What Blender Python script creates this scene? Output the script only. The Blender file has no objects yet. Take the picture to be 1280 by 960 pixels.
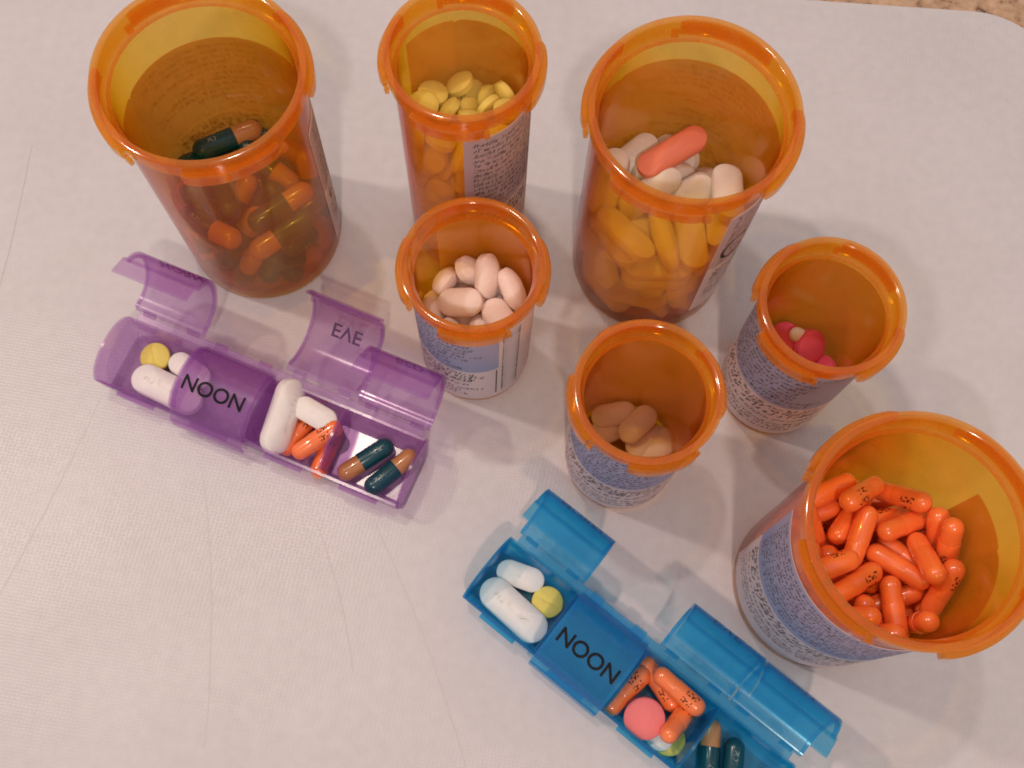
import bpy, bmesh, math, random
from mathutils import Vector, Matrix, Euler, Quaternion
from math import sin, cos, pi, radians, sqrt

# ------------------------------------------------------------------ camera, world, lamps, exposure
sc = bpy.context.scene
K = 0.0115                     # metres per layout unit (all layout numbers below are in units of 11.5 mm)

cam_d = bpy.data.cameras.new("camera")
cam = bpy.data.objects.new("camera", cam_d)
sc.collection.objects.link(cam)
cam.matrix_world = (Matrix.Translation((0, 0, 30 * K))
                    @ Matrix.Rotation(0.311038, 4, 'X') @ Matrix.Rotation(0.0657032, 4, 'Z'))
cam_d.sensor_width = 36.0
cam_d.lens = 36.0 * 1415.57 / 1280.0
cam_d.clip_start, cam_d.clip_end = 0.01, 20
sc.camera = cam
sc.render.resolution_x, sc.render.resolution_y = 1024, 768

world = bpy.data.worlds.new("World")
sc.world = world
world.use_nodes = True
world.node_tree.nodes["Background"].inputs[0].default_value = (1.0, 0.87, 0.82, 1)
world.node_tree.nodes["Background"].inputs[1].default_value = 0.44

def lamp(name, loc, target, size, power, color):
    d = bpy.data.lights.new(name, 'AREA')
    d.shape, d.size, d.energy, d.color = 'DISK', size * K, power, color
    o = bpy.data.objects.new(name, d)
    sc.collection.objects.link(o)
    o.location = Vector(loc) * K
    o.rotation_euler = (Vector(target) - Vector(loc)).to_track_quat('-Z', 'Y').to_euler()
    return o
lamp("ceiling_lamp", (-24, 44, 150), (0, 8, 0), 5, 4.0, (1.0, 0.82, 0.70))
lamp("ceiling_lamp", (-62, 26, 100), (0, 8, 0), 5, 3.5, (1.0, 0.82, 0.70))
lamp("ceiling_lamp", (4, -62, 125), (0, 8, 0), 6, 6.0, (1.0, 0.82, 0.70))

sc.view_settings.view_transform = 'Standard'
sc.view_settings.look = 'None'
sc.view_settings.gamma = 1.0
sc.view_settings.exposure = 0.12
sc.view_settings.use_curve_mapping = False
sc.cycles.transparent_max_bounces = 48
sc.cycles.max_bounces = 10
sc.cycles.diffuse_bounces = 5
sc.cycles.filter_width = 1.8
random.seed(7)

# ------------------------------------------------------------------ helpers
C = sc.collection
def link(name, me, mat=None, parent=None, smooth=True):
    o = bpy.data.objects.new(name, me)
    C.objects.link(o)
    if mat and not me.materials:
        me.materials.append(mat)
    if parent:
        o.parent = parent
    return o
def mesh(name, verts, faces, mat=None, smooth=True):
    me = bpy.data.meshes.new(name)
    me.from_pydata([(x * K, y * K, z * K) for x, y, z in verts], [], faces)
    me.validate()
    bm = bmesh.new(); bm.from_mesh(me)
    bmesh.ops.recalc_face_normals(bm, faces=bm.faces)
    bm.to_mesh(me); bm.free()
    if smooth:
        me.polygons.foreach_set('use_smooth', [True] * len(me.polygons))
        try: me.set_sharp_from_angle(angle=radians(38))
        except Exception: pass
    if mat: me.materials.append(mat)
    return me
def tag(o, label, cat, group=None, kind=None):
    o['label'] = label; o['category'] = cat
    if group: o['group'] = group
    if kind: o['kind'] = kind
    return o
def empty(name, x, y, z=0, rz=0):
    o = bpy.data.objects.new(name, None)
    o.empty_display_size = 0.01
    C.objects.link(o)
    o.location = (x * K, y * K, z * K); o.rotation_euler = (0, 0, rz)
    return o

def N(nt, t, **kw):
    n = nt.nodes.new(t)
    for k, v in kw.items():
        if k in n.inputs.keys(): n.inputs[k].default_value = v
        else: setattr(n, k, v)
    return n
def new_mat(name):
    m = bpy.data.materials.new(name); m.use_nodes = True
    m.node_tree.nodes.clear()
    return m, m.node_tree
def math_n(nt, op, a, b=None, c=None):
    n = nt.nodes.new('ShaderNodeMath'); n.operation = op
    for i, v in enumerate((a, b, c)):
        if v is None: continue
        if hasattr(v, 'links'): nt.links.new(v, n.inputs[i])
        else: n.inputs[i].default_value = v
    return n.outputs[0]

def plastic(name, trans, thick, haze_col, haze, rough=0.16, spec=1.0, grain=0.0):
    """clear tinted moulded plastic: absorbs with real thickness (trans = share passed by a wall of that thickness)"""
    m, nt = new_mat(name); L = nt.links.new
    out = N(nt, 'ShaderNodeOutputMaterial')
    tr = N(nt, 'ShaderNodeBsdfTransparent')
    df = N(nt, 'ShaderNodeBsdfDiffuse', Color=haze_col + (1,))
    tl = N(nt, 'ShaderNodeBsdfTranslucent', Color=haze_col + (1,))
    hz = N(nt, 'ShaderNodeMixShader'); hz.inputs[0].default_value = 0.55
    L(df.outputs[0], hz.inputs[1]); L(tl.outputs[0], hz.inputs[2])
    b = N(nt, 'ShaderNodeMixShader'); 
    L(tr.outputs[0], b.inputs[1]); L(hz.outputs[0], b.inputs[2])
    tc = N(nt, 'ShaderNodeTexCoord')
    nz = N(nt, 'ShaderNodeTexNoise', Scale=160.0, Detail=3.0)
    L(tc.outputs['Object'], nz.inputs['Vector'])
    hv = math_n(nt, 'MULTIPLY_ADD', nz.outputs[0], haze * 0.7, haze * 0.65)
    L(hv, b.inputs[0])
    gl = N(nt, 'ShaderNodeBsdfGlossy', Roughness=rough)
    lw = N(nt, 'ShaderNodeLayerWeight', Blend=0.5)
    f = math_n(nt, 'POWER', lw.outputs['Facing'], 5.0)
    f = math_n(nt, 'MULTIPLY_ADD', f, 0.55 * spec, 0.035 * spec)
    bp = N(nt, 'ShaderNodeBump', Strength=0.05, Distance=0.0002)
    nz2 = N(nt, 'ShaderNodeTexNoise', Scale=420.0, Detail=2.0)
    L(tc.outputs['Object'], nz2.inputs['Vector']); L(nz2.outputs[0], bp.inputs['Height'])
    L(bp.outputs[0], gl.inputs['Normal'])
    fin = N(nt, 'ShaderNodeMixShader')
    L(f, fin.inputs[0]); L(b.outputs[0], fin.inputs[1]); L(gl.outputs[0], fin.inputs[2])
    L(fin.outputs[0], out.inputs['Surface'])
    sig = [-math.log(t) / (thick * K) for t in trans]
    dens = max(sig) * 1.001
    va = N(nt, 'ShaderNodeVolumeAbsorption', Density=dens)
    va.inputs['Color'].default_value = tuple(1 - s / dens for s in sig) + (1,)
    L(va.outputs[0], out.inputs['Volume'])
    return m

def solid(name, col, rough=0.45, spec=0.5, sss=0.0, speck=0.06, nscale=500.0, bump=0.15, coat=0.0):
    m, nt = new_mat(name); L = nt.links.new
    out = N(nt, 'ShaderNodeOutputMaterial')
    p = N(nt, 'ShaderNodeBsdfPrincipled', Roughness=rough)
    p.inputs['Specular IOR Level'].default_value = spec
    p.inputs['Coat Weight'].default_value = coat
    p.inputs['Coat Roughness'].default_value = 0.08
    if sss:
        p.inputs['Subsurface Weight'].default_value = sss
        p.inputs['Subsurface Scale'].default_value = 0.002
    tc = N(nt, 'ShaderNodeTexCoord')
    nz = N(nt, 'ShaderNodeTexNoise', Scale=nscale, Detail=4.0)
    L(tc.outputs['Object'], nz.inputs['Vector'])
    mx = N(nt, 'ShaderNodeMix', data_type='RGBA')
    L(nz.outputs[0], mx.inputs[0])
    mx.inputs[6].default_value = tuple(c * (1 - speck) for c in col) + (1,)
    mx.inputs[7].default_value = tuple(min(1, c * (1 + speck)) for c in col) + (1,)
    L(mx.outputs[2], p.inputs['Base Color'])
    bp = N(nt, 'ShaderNodeBump', Strength=bump, Distance=0.0002)
    L(nz.outputs[0], bp.inputs['Height']); L(bp.outputs[0], p.inputs['Normal'])
    L(p.outputs[0], out.inputs['Surface'])
    return m
# ------------------------------------------------------------------ materials
AMBER = plastic("amber_plastic", (0.998, 0.855, 0.33), 0.105, (1.0, 0.44, 0.065), 0.15, 0.12, 1.5)
RIM = plastic("amber_rim_plastic", (0.998, 0.855, 0.33), 0.105, (1.0, 0.40, 0.05), 0.40, 0.10, 1.5)
PURPLE = plastic("purple_plastic", (0.92, 0.80, 0.94), 0.08, (0.60, 0.28, 0.74), 0.20, 0.17, 1.2)
BLUE = plastic("blue_plastic", (0.41, 0.86, 0.97), 0.08, (0.03, 0.53, 0.93), 0.26, 0.17, 1.2)
INK = solid("black_ink", (0.005, 0.005, 0.007), 0.5, 0.15)
FADED_INK = solid("faded_ink", (0.085, 0.085, 0.115), 0.6)
def paper(name, col, back=None):
    m, nt = new_mat(name); L = nt.links.new
    out = N(nt, 'ShaderNodeOutputMaterial')
    d = N(nt, 'ShaderNodeBsdfDiffuse', Color=col + (1,)); t = N(nt, 'ShaderNodeBsdfTranslucent', Color=(back or col) + (1,))
    a = N(nt, 'ShaderNodeMixShader'); tc = N(nt, 'ShaderNodeTexCoord'); nz = N(nt, 'ShaderNodeTexNoise', Scale=700.0, Detail=3.0)
    L(tc.outputs['Object'], nz.inputs['Vector']); L(math_n(nt, 'MULTIPLY_ADD', nz.outputs[0], .10, .45), a.inputs[0])
    L(d.outputs[0], a.inputs[1]); L(t.outputs[0], a.inputs[2])
    g = N(nt, 'ShaderNodeBsdfGlossy', Roughness=.35); b = N(nt, 'ShaderNodeMixShader'); b.inputs[0].default_value = .03
    L(a.outputs[0], b.inputs[1]); L(g.outputs[0], b.inputs[2]); L(b.outputs[0], out.inputs['Surface'])
    return m
WORN = solid('worn_ink', (0.10, 0.09, 0.14), 0.5)
PAPER = paper("label_paper", (0.93, 0.87, 0.89))
BAND = paper("label_blue_print", (0.27, 0.44, 0.76), (0.93, 0.87, 0.89))
BAND_GREY = paper("label_grey_print", (0.50, 0.48, 0.62), (0.93, 0.87, 0.89))
WHITE_T = solid("white_tablet", (0.86, 0.82, 0.79), 0.5, 0.35, 0.15, nscale=700)
PALE_T = solid("pale_pink_tablet", (0.95, 0.80, 0.76), 0.6, 0.25, 0.15, nscale=700)
PEACH_T = solid("pale_peach_tablet", (0.94, 0.74, 0.64), 0.55, 0.3, 0.15, nscale=700)
YELLOW_T = solid("yellow_tablet", (0.80, 0.66, 0.16), 0.6, 0.25, 0.1, nscale=700)
PINK_T = solid("pink_tablet", (0.86, 0.20, 0.20), 0.55, 0.3, 0.1, nscale=700)
ROSE_T = solid("rose_tablet", (0.90, 0.14, 0.27), 0.5, 0.3, 0.1, nscale=700)
CORAL_T = solid("coral_tablet", (0.82, 0.24, 0.16), 0.45, 0.4, 0.1, nscale=700)
ORANGE_C = solid("orange_capsule_gelatin", (1.0, 0.215, 0.052), 0.25, 0.55, 0.12, speck=0.03, bump=0.03, coat=1.0)
TEAL_C = solid("teal_capsule_gelatin", (0.004, 0.060, 0.082), 0.25, 0.45, 0, speck=0.05, bump=0.03, coat=0.25)
TAN_C = solid("tan_capsule_gelatin", (0.50, 0.215, 0.075), 0.22, 0.55, 0.1, speck=0.04, bump=0.03, coat=0.6)

def board_mat():
    m, nt = new_mat("white_board_plastic"); L = nt.links.new
    out = N(nt, 'ShaderNodeOutputMaterial')
    p = N(nt, 'ShaderNodeBsdfPrincipled', Roughness=0.42)
    p.inputs['Specular IOR Level'].default_value = 0.45
    tc = N(nt, 'ShaderNodeTexCoord')
    mp = N(nt, 'ShaderNodeMapping'); mp.inputs['Rotation'].default_value = (0, 0, 0.12)
    mp.inputs['Scale'].default_value = (1, 1.25, 1)
    L(tc.outputs['Object'], mp.inputs['Vector'])
    # moulded pebble grain
    vo = N(nt, 'ShaderNodeTexVoronoi', Scale=790.0, Randomness=0.28); vo.feature = 'F1'; vo.voronoi_dimensions = '2D'
    L(mp.outputs[0], vo.inputs['Vector'])
    n1 = N(nt, 'ShaderNodeTexNoise', Scale=22.0, Detail=4.0); L(tc.outputs['Object'], n1.inputs['Vector'])
    n2 = N(nt, 'ShaderNodeTexNoise', Scale=260.0, Detail=5.0); L(tc.outputs['Object'], n2.inputs['Vector'])
    n3 = N(nt, 'ShaderNodeTexNoise', Scale=9.0, Detail=3.0); L(tc.outputs['Object'], n3.inputs['Vector'])
    wear = math_n(nt, 'MULTIPLY_ADD', n3.outputs[0], 4.0, -1.5); wear = math_n(nt, 'MAXIMUM', math_n(nt, 'MINIMUM', wear, 1.6), 0.15)
    vi = math_n(nt, 'MULTIPLY', math_n(nt, 'MAXIMUM', math_n(nt, 'SUBTRACT', 0.42, vo.outputs['Distance']), 0.0), 1.6)
    h = math_n(nt, 'MULTIPLY', vi, wear)
    h = math_n(nt, 'MULTIPLY_ADD', n2.outputs[0], 0.02, h)
    bp = N(nt, 'ShaderNodeBump', Strength=0.27, Distance=0.0005)
    L(h, bp.inputs['Height']); L(bp.outputs[0], p.inputs['Normal'])
    mx = N(nt, 'ShaderNodeMix', data_type='RGBA')
    cr = N(nt, 'ShaderNodeMapRange'); cr.inputs[1].default_value = 0.3; cr.inputs[2].default_value = 0.7
    L(n1.outputs[0], cr.inputs[0]); L(cr.outputs[0], mx.inputs[0])
    mx.inputs[6].default_value = (0.63, 0.595, 0.61, 1); mx.inputs[7].default_value = (0.67, 0.635, 0.655, 1)
    mx2 = N(nt, 'ShaderNodeMix', data_type='RGBA', blend_type='MULTIPLY')
    g = math_n(nt, 'MULTIPLY_ADD', n2.outputs[0], 0.16, 0.90)
    cb = N(nt, 'ShaderNodeCombineColor'); [L(g, cb.inputs[i]) for i in range(3)]
    mx2.inputs[0].default_value = 1.0
    L(mx.outputs[2], mx2.inputs[6]); L(cb.outputs[0], mx2.inputs[7])
    L(mx2.outputs[2], p.inputs['Base Color'])
    rr = math_n(nt, 'MULTIPLY_ADD', n1.outputs[0], 0.30, 0.20); L(rr, p.inputs['Roughness'])
    L(p.outputs[0], out.inputs['Surface'])
    return m
BOARD = board_mat()
SCRATCH = solid("scratch_grime", (0.622, 0.583, 0.595), 0.45, 0.4)

def counter_mat():
    m, nt = new_mat("speckled_stone"); L = nt.links.new
    out = N(nt, 'ShaderNodeOutputMaterial'); p = N(nt, 'ShaderNodeBsdfPrincipled', Roughness=0.5)
    tc = N(nt, 'ShaderNodeTexCoord')
    n1 = N(nt, 'ShaderNodeTexNoise', Scale=230.0, Detail=6.0); L(tc.outputs['Object'], n1.inputs['Vector'])
    vo = N(nt, 'ShaderNodeTexVoronoi', Scale=170.0); L(tc.outputs['Object'], vo.inputs['Vector'])
    r = N(nt, 'ShaderNodeValToRGB')
    e = r.color_ramp.elements
    e[0].position = 0.34; e[0].color = (0.10, 0.05, 0.03, 1); e[1].position = 0.62; e[1].color = (0.60, 0.40, 0.26, 1)
    e2 = r.color_ramp.elements.new(0.44); e2.color = (0.46, 0.28, 0.17, 1)
    L(n1.outputs[0], r.inputs[0])
    mx = N(nt, 'ShaderNodeMix', data_type='RGBA', blend_type='MULTIPLY'); mx.inputs[0].default_value = 0.4
    L(r.outputs[0], mx.inputs[6]); L(math_n(nt, 'MULTIPLY_ADD', vo.outputs['Distance'], .8, .5), mx.inputs[7])
    L(mx.outputs[2], p.inputs['Base Color']); L(p.outputs[0], out.inputs['Surface'])
    return m

# ------------------------------------------------------------------ the setting: countertop and the white board
cs = 90
counter = link("countertop", mesh("countertop", [(-cs, -cs, -0.95), (cs, -cs, -0.95), (cs, cs, -0.95), (-cs, cs, -0.95)], [(0, 1, 2, 3)], counter_mat(), False))
tag(counter, "tan speckled stone countertop showing beyond the corner of the white board", "countertop", kind="structure")

def rounded_slab(x0, y0, x1, y1, r, z0, z1, bev, n=14):
    def ring(ins, z):
        pts = []
        for cx, cy, a0 in ((x1 - r, y1 - r, 0), (x0 + r, y1 - r, pi / 2), (x0 + r, y0 + r, pi), (x1 - r, y0 + r, 1.5 * pi)):
            for i in range(n + 1):
                a = a0 + pi / 2 * i / n
                pts.append((cx + (r - ins) * cos(a), cy + (r - ins) * sin(a), z))
        return pts
    rings = [ring(bev, z0), ring(0, z0 + bev), ring(0, z1 - bev), ring(bev * 0.3, z1 - bev * 0.3), ring(bev, z1)]
    v = [p for r_ in rings for p in r_]; m = len(rings[0]); f = []
    for k in range(len(rings) - 1):
        for i in range(m):
            j = (i + 1) % m
            f.append((k * m + i, k * m + j, (k + 1) * m + j, (k + 1) * m + i))
    f.append(tuple(range(m))[::-1]); f.append(tuple(range((len(rings) - 1) * m, len(rings) * m)))
    return v, f
v, f = rounded_slab(-32, -14, 16.35, 23.03, 2.75, -0.94, 0.0, 0.12)
board = link("cutting_board", mesh("cutting_board", v, f, BOARD))
board.rotation_euler = (0, 0, -0.004)
tag(board, "large white plastic cutting board with a rounded corner and pebbled top, under everything", "cutting board")

def ribbon(pts, w, z):
    v = []; f = []
    for i, (x, y) in enumerate(pts):
        a = pts[max(0, i - 1)]; b = pts[min(len(pts) - 1, i + 1)]
        dx, dy = b[0] - a[0], b[1] - a[1]; l = math.hypot(dx, dy) or 1
        ww = w * (0.35 + 0.65 * sin(pi * i / (len(pts) - 1)))
        nx, ny = -dy / l * ww / 2, dx / l * ww / 2
        v += [(x + nx, y + ny, z), (x - nx, y - ny, z)]
    for i in range(len(pts) - 1):
        f.append((2 * i, 2 * i + 1, 2 * i + 3, 2 * i + 2))
    return v, f
def curve_pts(a, b, bow, n=14):
    a, b = Vector(a), Vector(b); d = b - a; nrm = Vector((-d.y, d.x)).normalized()
    return [tuple(a + d * t + nrm * (bow * 4 * t * (1 - t) + random.uniform(-.015, .015))) for t in [i / n for i in range(n + 1)]]
SCR = [((-11.3, 8.4), (-13.4, 1.7), .1), ((-8.2, 6.5), (-7.1, -0.5), .2), ((-4.9, 5.2), (-3.6, 1.6), .12),
       ((-3.4, 5.4), (-0.5, -0.6), .15), ((-14.7, 16.0), (-14.9, 9.0), .1), ((4.2, 6.6), (5.0, 4.6), .05)]
for a, b, bow in SCR:
    v, f = ribbon(curve_pts(a, b, bow), 0.042, 0.004 + .0015 * SCR.index((a, b, bow)))
    me = mesh("scratch", v, f, SCRATCH, False)
    if me.polygons[0].normal.z < 0: me.flip_normals()
    link("scratch", me, None, board)

# ------------------------------------------------------------------ amber vials
def lathe(profile, seg=96):
    """closed profile [(r, z)...] turned about z"""
    v = []; f = []; idx = []
    for r, z in profile:
        if r < 1e-6:
            idx.append([len(v)] * seg); v.append((0, 0, z))
        else:
            idx.append(list(range(len(v), len(v) + seg)))
            v += [(r * cos(2 * pi * i / seg), r * sin(2 * pi * i / seg), z) for i in range(seg)]
    n = len(profile)
    for k in range(n - 1):
        a, b = idx[k], idx[k + 1]
        for i in range(seg):
            j = (i + 1) % seg
            q = [a[i], a[j], b[j], b[i]]
            q2 = []
            for t in q:
                if t not in q2: q2.append(t)
            if len(q2) >= 3: f.append(tuple(q2))
    return v, f
def join(*vf):
    V, F = [], []
    for v, f in vf:
        b = len(V); V += v; F += [tuple(i + b for i in q) for q in f]
    return V, F
WALL = 0.105
class VialDims:
    def __init__(s, R, Rb, H):
        s.R, s.Rb, s.H = R, Rb, H
        s.Rt = min(R - 0.20, Rb + 0.012 * H)           # body radius just below the rim
        s.zl = H - 0.62                                # underside of the rim
    def rb(s, z): return s.Rb + (s.Rt - s.Rb) * min(1, z / s.zl)
DIM = {'L': VialDims(2.403, 2.149, 8.165), 'S': VialDims(1.697, 1.446, 6.134), 'M': VialDims(1.782, 1.568, 8.539)}

def vial_body(d):
    R, Rb, Rt, H, zl = d.R, d.Rb, d.Rt, d.H, d.zl
    P = [(0, 0.05), (Rb * .80, 0.05), (Rb * .84, 0.0), (Rb - .06, 0.0), (Rb - .015, .03), (Rb, .10)]
    P += [(d.rb(z), z) for z in [zl * t for t in (.1, .25, .4, .55, .7, .85, .97)]]
    P += [(Rt, zl - .004), (Rt - WALL, zl - .004)]
    P += [(d.rb(z) - WALL, z) for z in [zl * t for t in (.8, .6, .4, .2)]]
    P += [(Rb - WALL, .30), (Rb - WALL - .04, .18), (Rb - WALL - .14, .13), (0, .13)]
    return lathe(P)

def vial_rim(d):
    R, Rt, H, zl = d.R, d.Rt, d.H, d.zl
    P = [(Rt - WALL, zl), (Rt + .03, zl), (R - .075, zl + .03), (R - .05, zl + .06), (R - .05, H - .13), (R - .012, H - .09), (R, H - .05), (R - .02, H - .012), (R - .06, H),
         (R - .14, H), (R - .175, H - .02), (R - .19, H - .06), (R - .20, H - .30), (Rt - WALL + .03, zl + .10), (Rt - WALL, zl)]
    return lathe(P)

def arc_block(r0, r1, a0, a1, z0, z1, n=14, taper=0.0, bev=.03):
    """curved block between two radii; the ends slope down to the wall by taper"""
    v = []; f = []
    for i in range(n + 1):
        a = a0 + (a1 - a0) * i / n
        e = min(1, min(i, n - i) / 1.2) if taper else 1
        rr = r0 + (r1 - r0) * (1 - taper * (1 - e))
        for r, z in ((r0, z0), (rr - bev, z0), (rr, z0 + bev), (rr, z1 - bev), (rr - bev, z1), (r0, z1)):
            v.append((r * cos(a), r * sin(a), z))
    for i in range(n):
        for k in range(6):
            l = (k + 1) % 6
            f.append((i * 6 + k, i * 6 + l, (i + 1) * 6 + l, (i + 1) * 6 + k))
    f.append(tuple(range(6))); f.append(tuple(range(n * 6, n * 6 + 6))[::-1])
    return v, f

def label_patch(d, a0, a1, z0, z1, off, th, n=40, cr=.10):
    """thin sheet wrapped on the tapering body, rounded corners"""
    v = []; f = []
    for lay in (off, off + th):
        for i in range(n + 1):
            a = a0 + (a1 - a0) * i / n
            e = min(a - a0, a1 - a) * d.Rb
            c = cr - sqrt(max(0, cr * cr - max(0, cr - e) ** 2)) if cr else 0
            for z in (z0 + c, z1 - c):
                r = d.rb(z) + lay
                v.append((r * cos(a), r * sin(a), z))
    m = 2 * (n + 1)
    for i in range(n):
        f.append((2 * i, 2 * i + 1, 2 * i + 3, 2 * i + 2))
        f.append((m + 2 * i, m + 2 * i + 2, m + 2 * i + 3, m + 2 * i + 1))
        f.append((2 * i, 2 * i + 2, m + 2 * i + 2, m + 2 * i)); f.append((2 * i + 1, m + 2 * i + 1, m + 2 * i + 3, 2 * i + 3))
    f.append((0, m, m + 1, 1)); f.append((2 * n, 2 * n + 1, m + 2 * n + 1, m + 2 * n))
    return v, f

def on_label(d, off):
    """maps flat label coordinates (arc length s from angle 0, height z) on to the body"""
    def g(s, z):
        a = s / d.Rb; r = d.rb(z) + off
        return (r * cos(a), r * sin(a), z)
    return g
def stroke(v, f, g, p, q, w):
    dx, dy = q[0] - p[0], q[1] - p[1]; l = math.hypot(dx, dy) or 1e-6
    nx, ny = -dy / l * w / 2, dx / l * w / 2
    b = len(v)
    v += [g(p[0] + nx, p[1] + ny), g(p[0] - nx, p[1] - ny), g(q[0] - nx, q[1] - ny), g(q[0] + nx, q[1] + ny)]
    f.append((b, b + 1, b + 2, b + 3))
def scribble_line(v, f, g, s0, s1, z, h, w, rnd, slant=0.12):
    """one row of small illegible print"""
    s = s0
    while s < s1 - h * .6:
        for _ in range(rnd.randint(2, 8)):
            cw = h * rnd.uniform(.45, .75)
            if s + cw > s1: break
            lo, hi = z, z + h * rnd.choice((.68, .68, 1, 1))
            for _k in range(rnd.randint(2, 3)):
                t = rnd.random()
                if t < .5: x = s + cw * rnd.choice((.1, .5, .85)); stroke(v, f, g, (x, lo), (x + slant * (hi - lo), hi), w)
                elif t < .8: y = rnd.choice((lo, hi, (lo + hi) / 2)); stroke(v, f, g, (s, y), (s + cw * .9, y), w)
                else: stroke(v, f, g, (s, lo), (s + cw, hi), w)
            s += cw * 1.15
        s += h * .45

def make_vial(k, x, y, dim, lug0, lab, print_from='left', header=BAND, extras=()):
    """lab = (a0, a1, z0, z1) degrees and heights of the wrapped label"""
    d = DIM[dim]; rnd = random.Random(k * 13 + 1)
    root = empty("pill_bottle", x, y)
    v, f = vial_body(d)
    link("bottle_body", mesh("bottle_body", v, f, AMBER), None, root)
    v, f = vial_rim(d)
    link("rim", mesh("rim", v, f, RIM), None, root)
    for q in range(4):
        c = radians(lug0 + 90 * q); hw = radians(27)
        v, f = arc_block(d.R - .047, d.R + .115, c - hw, c + hw, d.zl - .08, d.zl + .30, taper=.25)
        link("rim_lug", mesh("rim_lug", v, f, RIM), None, root)
        v, f = arc_block(d.R - .047, d.R + .06, c + hw * 1.02, c + hw * 1.02 + radians(4), d.zl - .20, d.zl + .05, n=3)
        link("rim_stop", mesh("rim_stop", v, f, RIM), None, root)
    a0, a1, z0, z1 = radians(lab[0]), radians(lab[1]), lab[2], lab[3]
    split = z0 + (z1 - z0) * .47
    ba1 = a0 + (a1 - a0) * (.80 if dim != 'L' else .86) if dim != 'S' else a0 + radians(128 if k == 4 else 165)
    v, f = join(label_patch(d, a0, a1, z0, split, .012, .012, cr=0), label_patch(d, ba1, a1, split, z1, .012, .012, cr=0))
    lb = link("label", mesh("label", v, f, PAPER), None, root)
    nb = 40
    v, f = label_patch(d, a0, ba1, split, z1, .012, .012, n=nb, cr=.09)
    me = bpy.data.meshes.new("colour_band")
    me.from_pydata([tuple(c * K for c in p) for p in v], [], f)
    bm = bmesh.new(); bm.from_mesh(me); bmesh.ops.recalc_face_normals(bm, faces=bm.faces); bm.to_mesh(me); bm.free()
    me.materials.append(PAPER); me.materials.append(header)
    for i, p in enumerate(me.polygons):
        p.material_index = 1 if i < 4 * nb and i % 4 == 1 else 0
    link("colour_band", me, None, lb)
    g = on_label(d, .028)
    v, f = [], []
    s0, s1 = a0 * d.Rb, ba1 * d.Rb
    m = .22
    # rows in the coloured band
    zz = z1 - .34
    while zz > split + .12:
        e = s1 - m - rnd.random() * (s1 - s0) * .35
        scribble_line(v, f, g, s0 + m, e, zz, .145, .020, rnd); zz -= .235
    zz = split - .28
    for h, w in ((.16, .022), (.20, .030), (.25, .036), (.15, .020)):
        scribble_line(v, f, g, s0 + m, s1 - m - rnd.random() * .5, zz, h, w, rnd, .25); zz -= h + .08
    for t in range(3):
        if zz < z0 + .1: break
        if t == 0: stroke(v, f, g, (s0 + m, zz + .08), (s1 - m, zz + .08), .012)
        scribble_line(v, f, g, s0 + m, s1 - m - rnd.random(), zz - .12, .13, .018, rnd); zz -= .24
    link("printed_text", mesh("printed_text", v, f, FADED_INK, False), None, lb)
    v, f = [], []
    # bar code block near the far end of the label
    sb = s1 + .10; se = min(a1 * d.Rb - .12, sb + .50); zb = z0 + .35
    while k == 4 and zb < z1 - .35:
        w = rnd.choice((.03, .05, .09)); stroke(v, f, g, (sb, zb), (se, zb), w); zb += w + rnd.choice((.025, .045))
    stroke(v, f, g, (s1 - .05, z0 + .3), (s1 - .05, split - .1), .03)
    link("bar_code", mesh("bar_code", v, f, INK, False), None, lb)
    for e in extras: e(d, g, lb, a0)
    return root

def big_arc(d, g, lb, a0):
    """the large dark C-shaped mark at the start of the label"""
    v, f = [], []
    cx, cz, r = a0 * d.Rb + .66, 4.5, .52
    pts = [(cx + r * .8 * cos(radians(t)), cz + r * sin(radians(t))) for t in range(40, 321, 14)]
    for p, q in zip(pts, pts[1:]): stroke(v, f, g, p, q, .10)
    link("printed_mark", mesh("printed_mark", v, f, INK, False), None, lb)

#          key x       y      dims lug   label(a0, a1, z0, z1)
VIALS = {
 1: make_vial(1, -7.387, 13.816, 'L', 25, (-8, 200, .4, 6.2), header=BAND_GREY),
 2: make_vial(2, -1.574, 14.510, 'M', -8, (-86, 150, .5, 7.4), header=BAND_GREY),
 3: make_vial(3, 3.650, 13.703, 'L', -20, (-60, 168, .9, 6.7), header=BAND_GREY, extras=(big_arc,)),
 4: make_vial(4, -1.073, 10.523, 'S', 3, (-190, 130, .30, 5.25)),
 5: make_vial(5, 7.198, 10.100, 'S', 50, (-205, 135, .30, 5.25)),
 6: make_vial(6, 8.304, 4.631, 'L', 35, (-196, 33, .6, 6.3)),
 7: make_vial(7, 3.036, 7.743, 'S', 15, (-195, 140, .30, 5.25)),
}
GB = "amber prescription bottles standing open on the board"
tag(VIALS[1], "tall amber bottle of teal and tan capsules, beside the raised lids of the purple organizer", "pill bottle", GB)
tag(VIALS[2], "amber bottle nearly half full of round yellow tablets, grey-topped label", "pill bottle", GB)
tag(VIALS[3], "wide amber bottle holding long white tablets with an orange-pink one on top", "pill bottle", GB)
tag(VIALS[4], "small amber bottle heaped with pale pink tablets, just in front of the yellow tablets' bottle", "pill bottle", GB)
tag(VIALS[5], "small amber bottle with a few rose pink tablets at the bottom", "pill bottle", GB)
tag(VIALS[6], "wide amber bottle full of orange capsules, cut by the edge of the photo", "pill bottle", GB)
tag(VIALS[7], "small amber bottle with a few pale peach tablets, beside the blue organizer", "pill bottle", GB)

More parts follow.
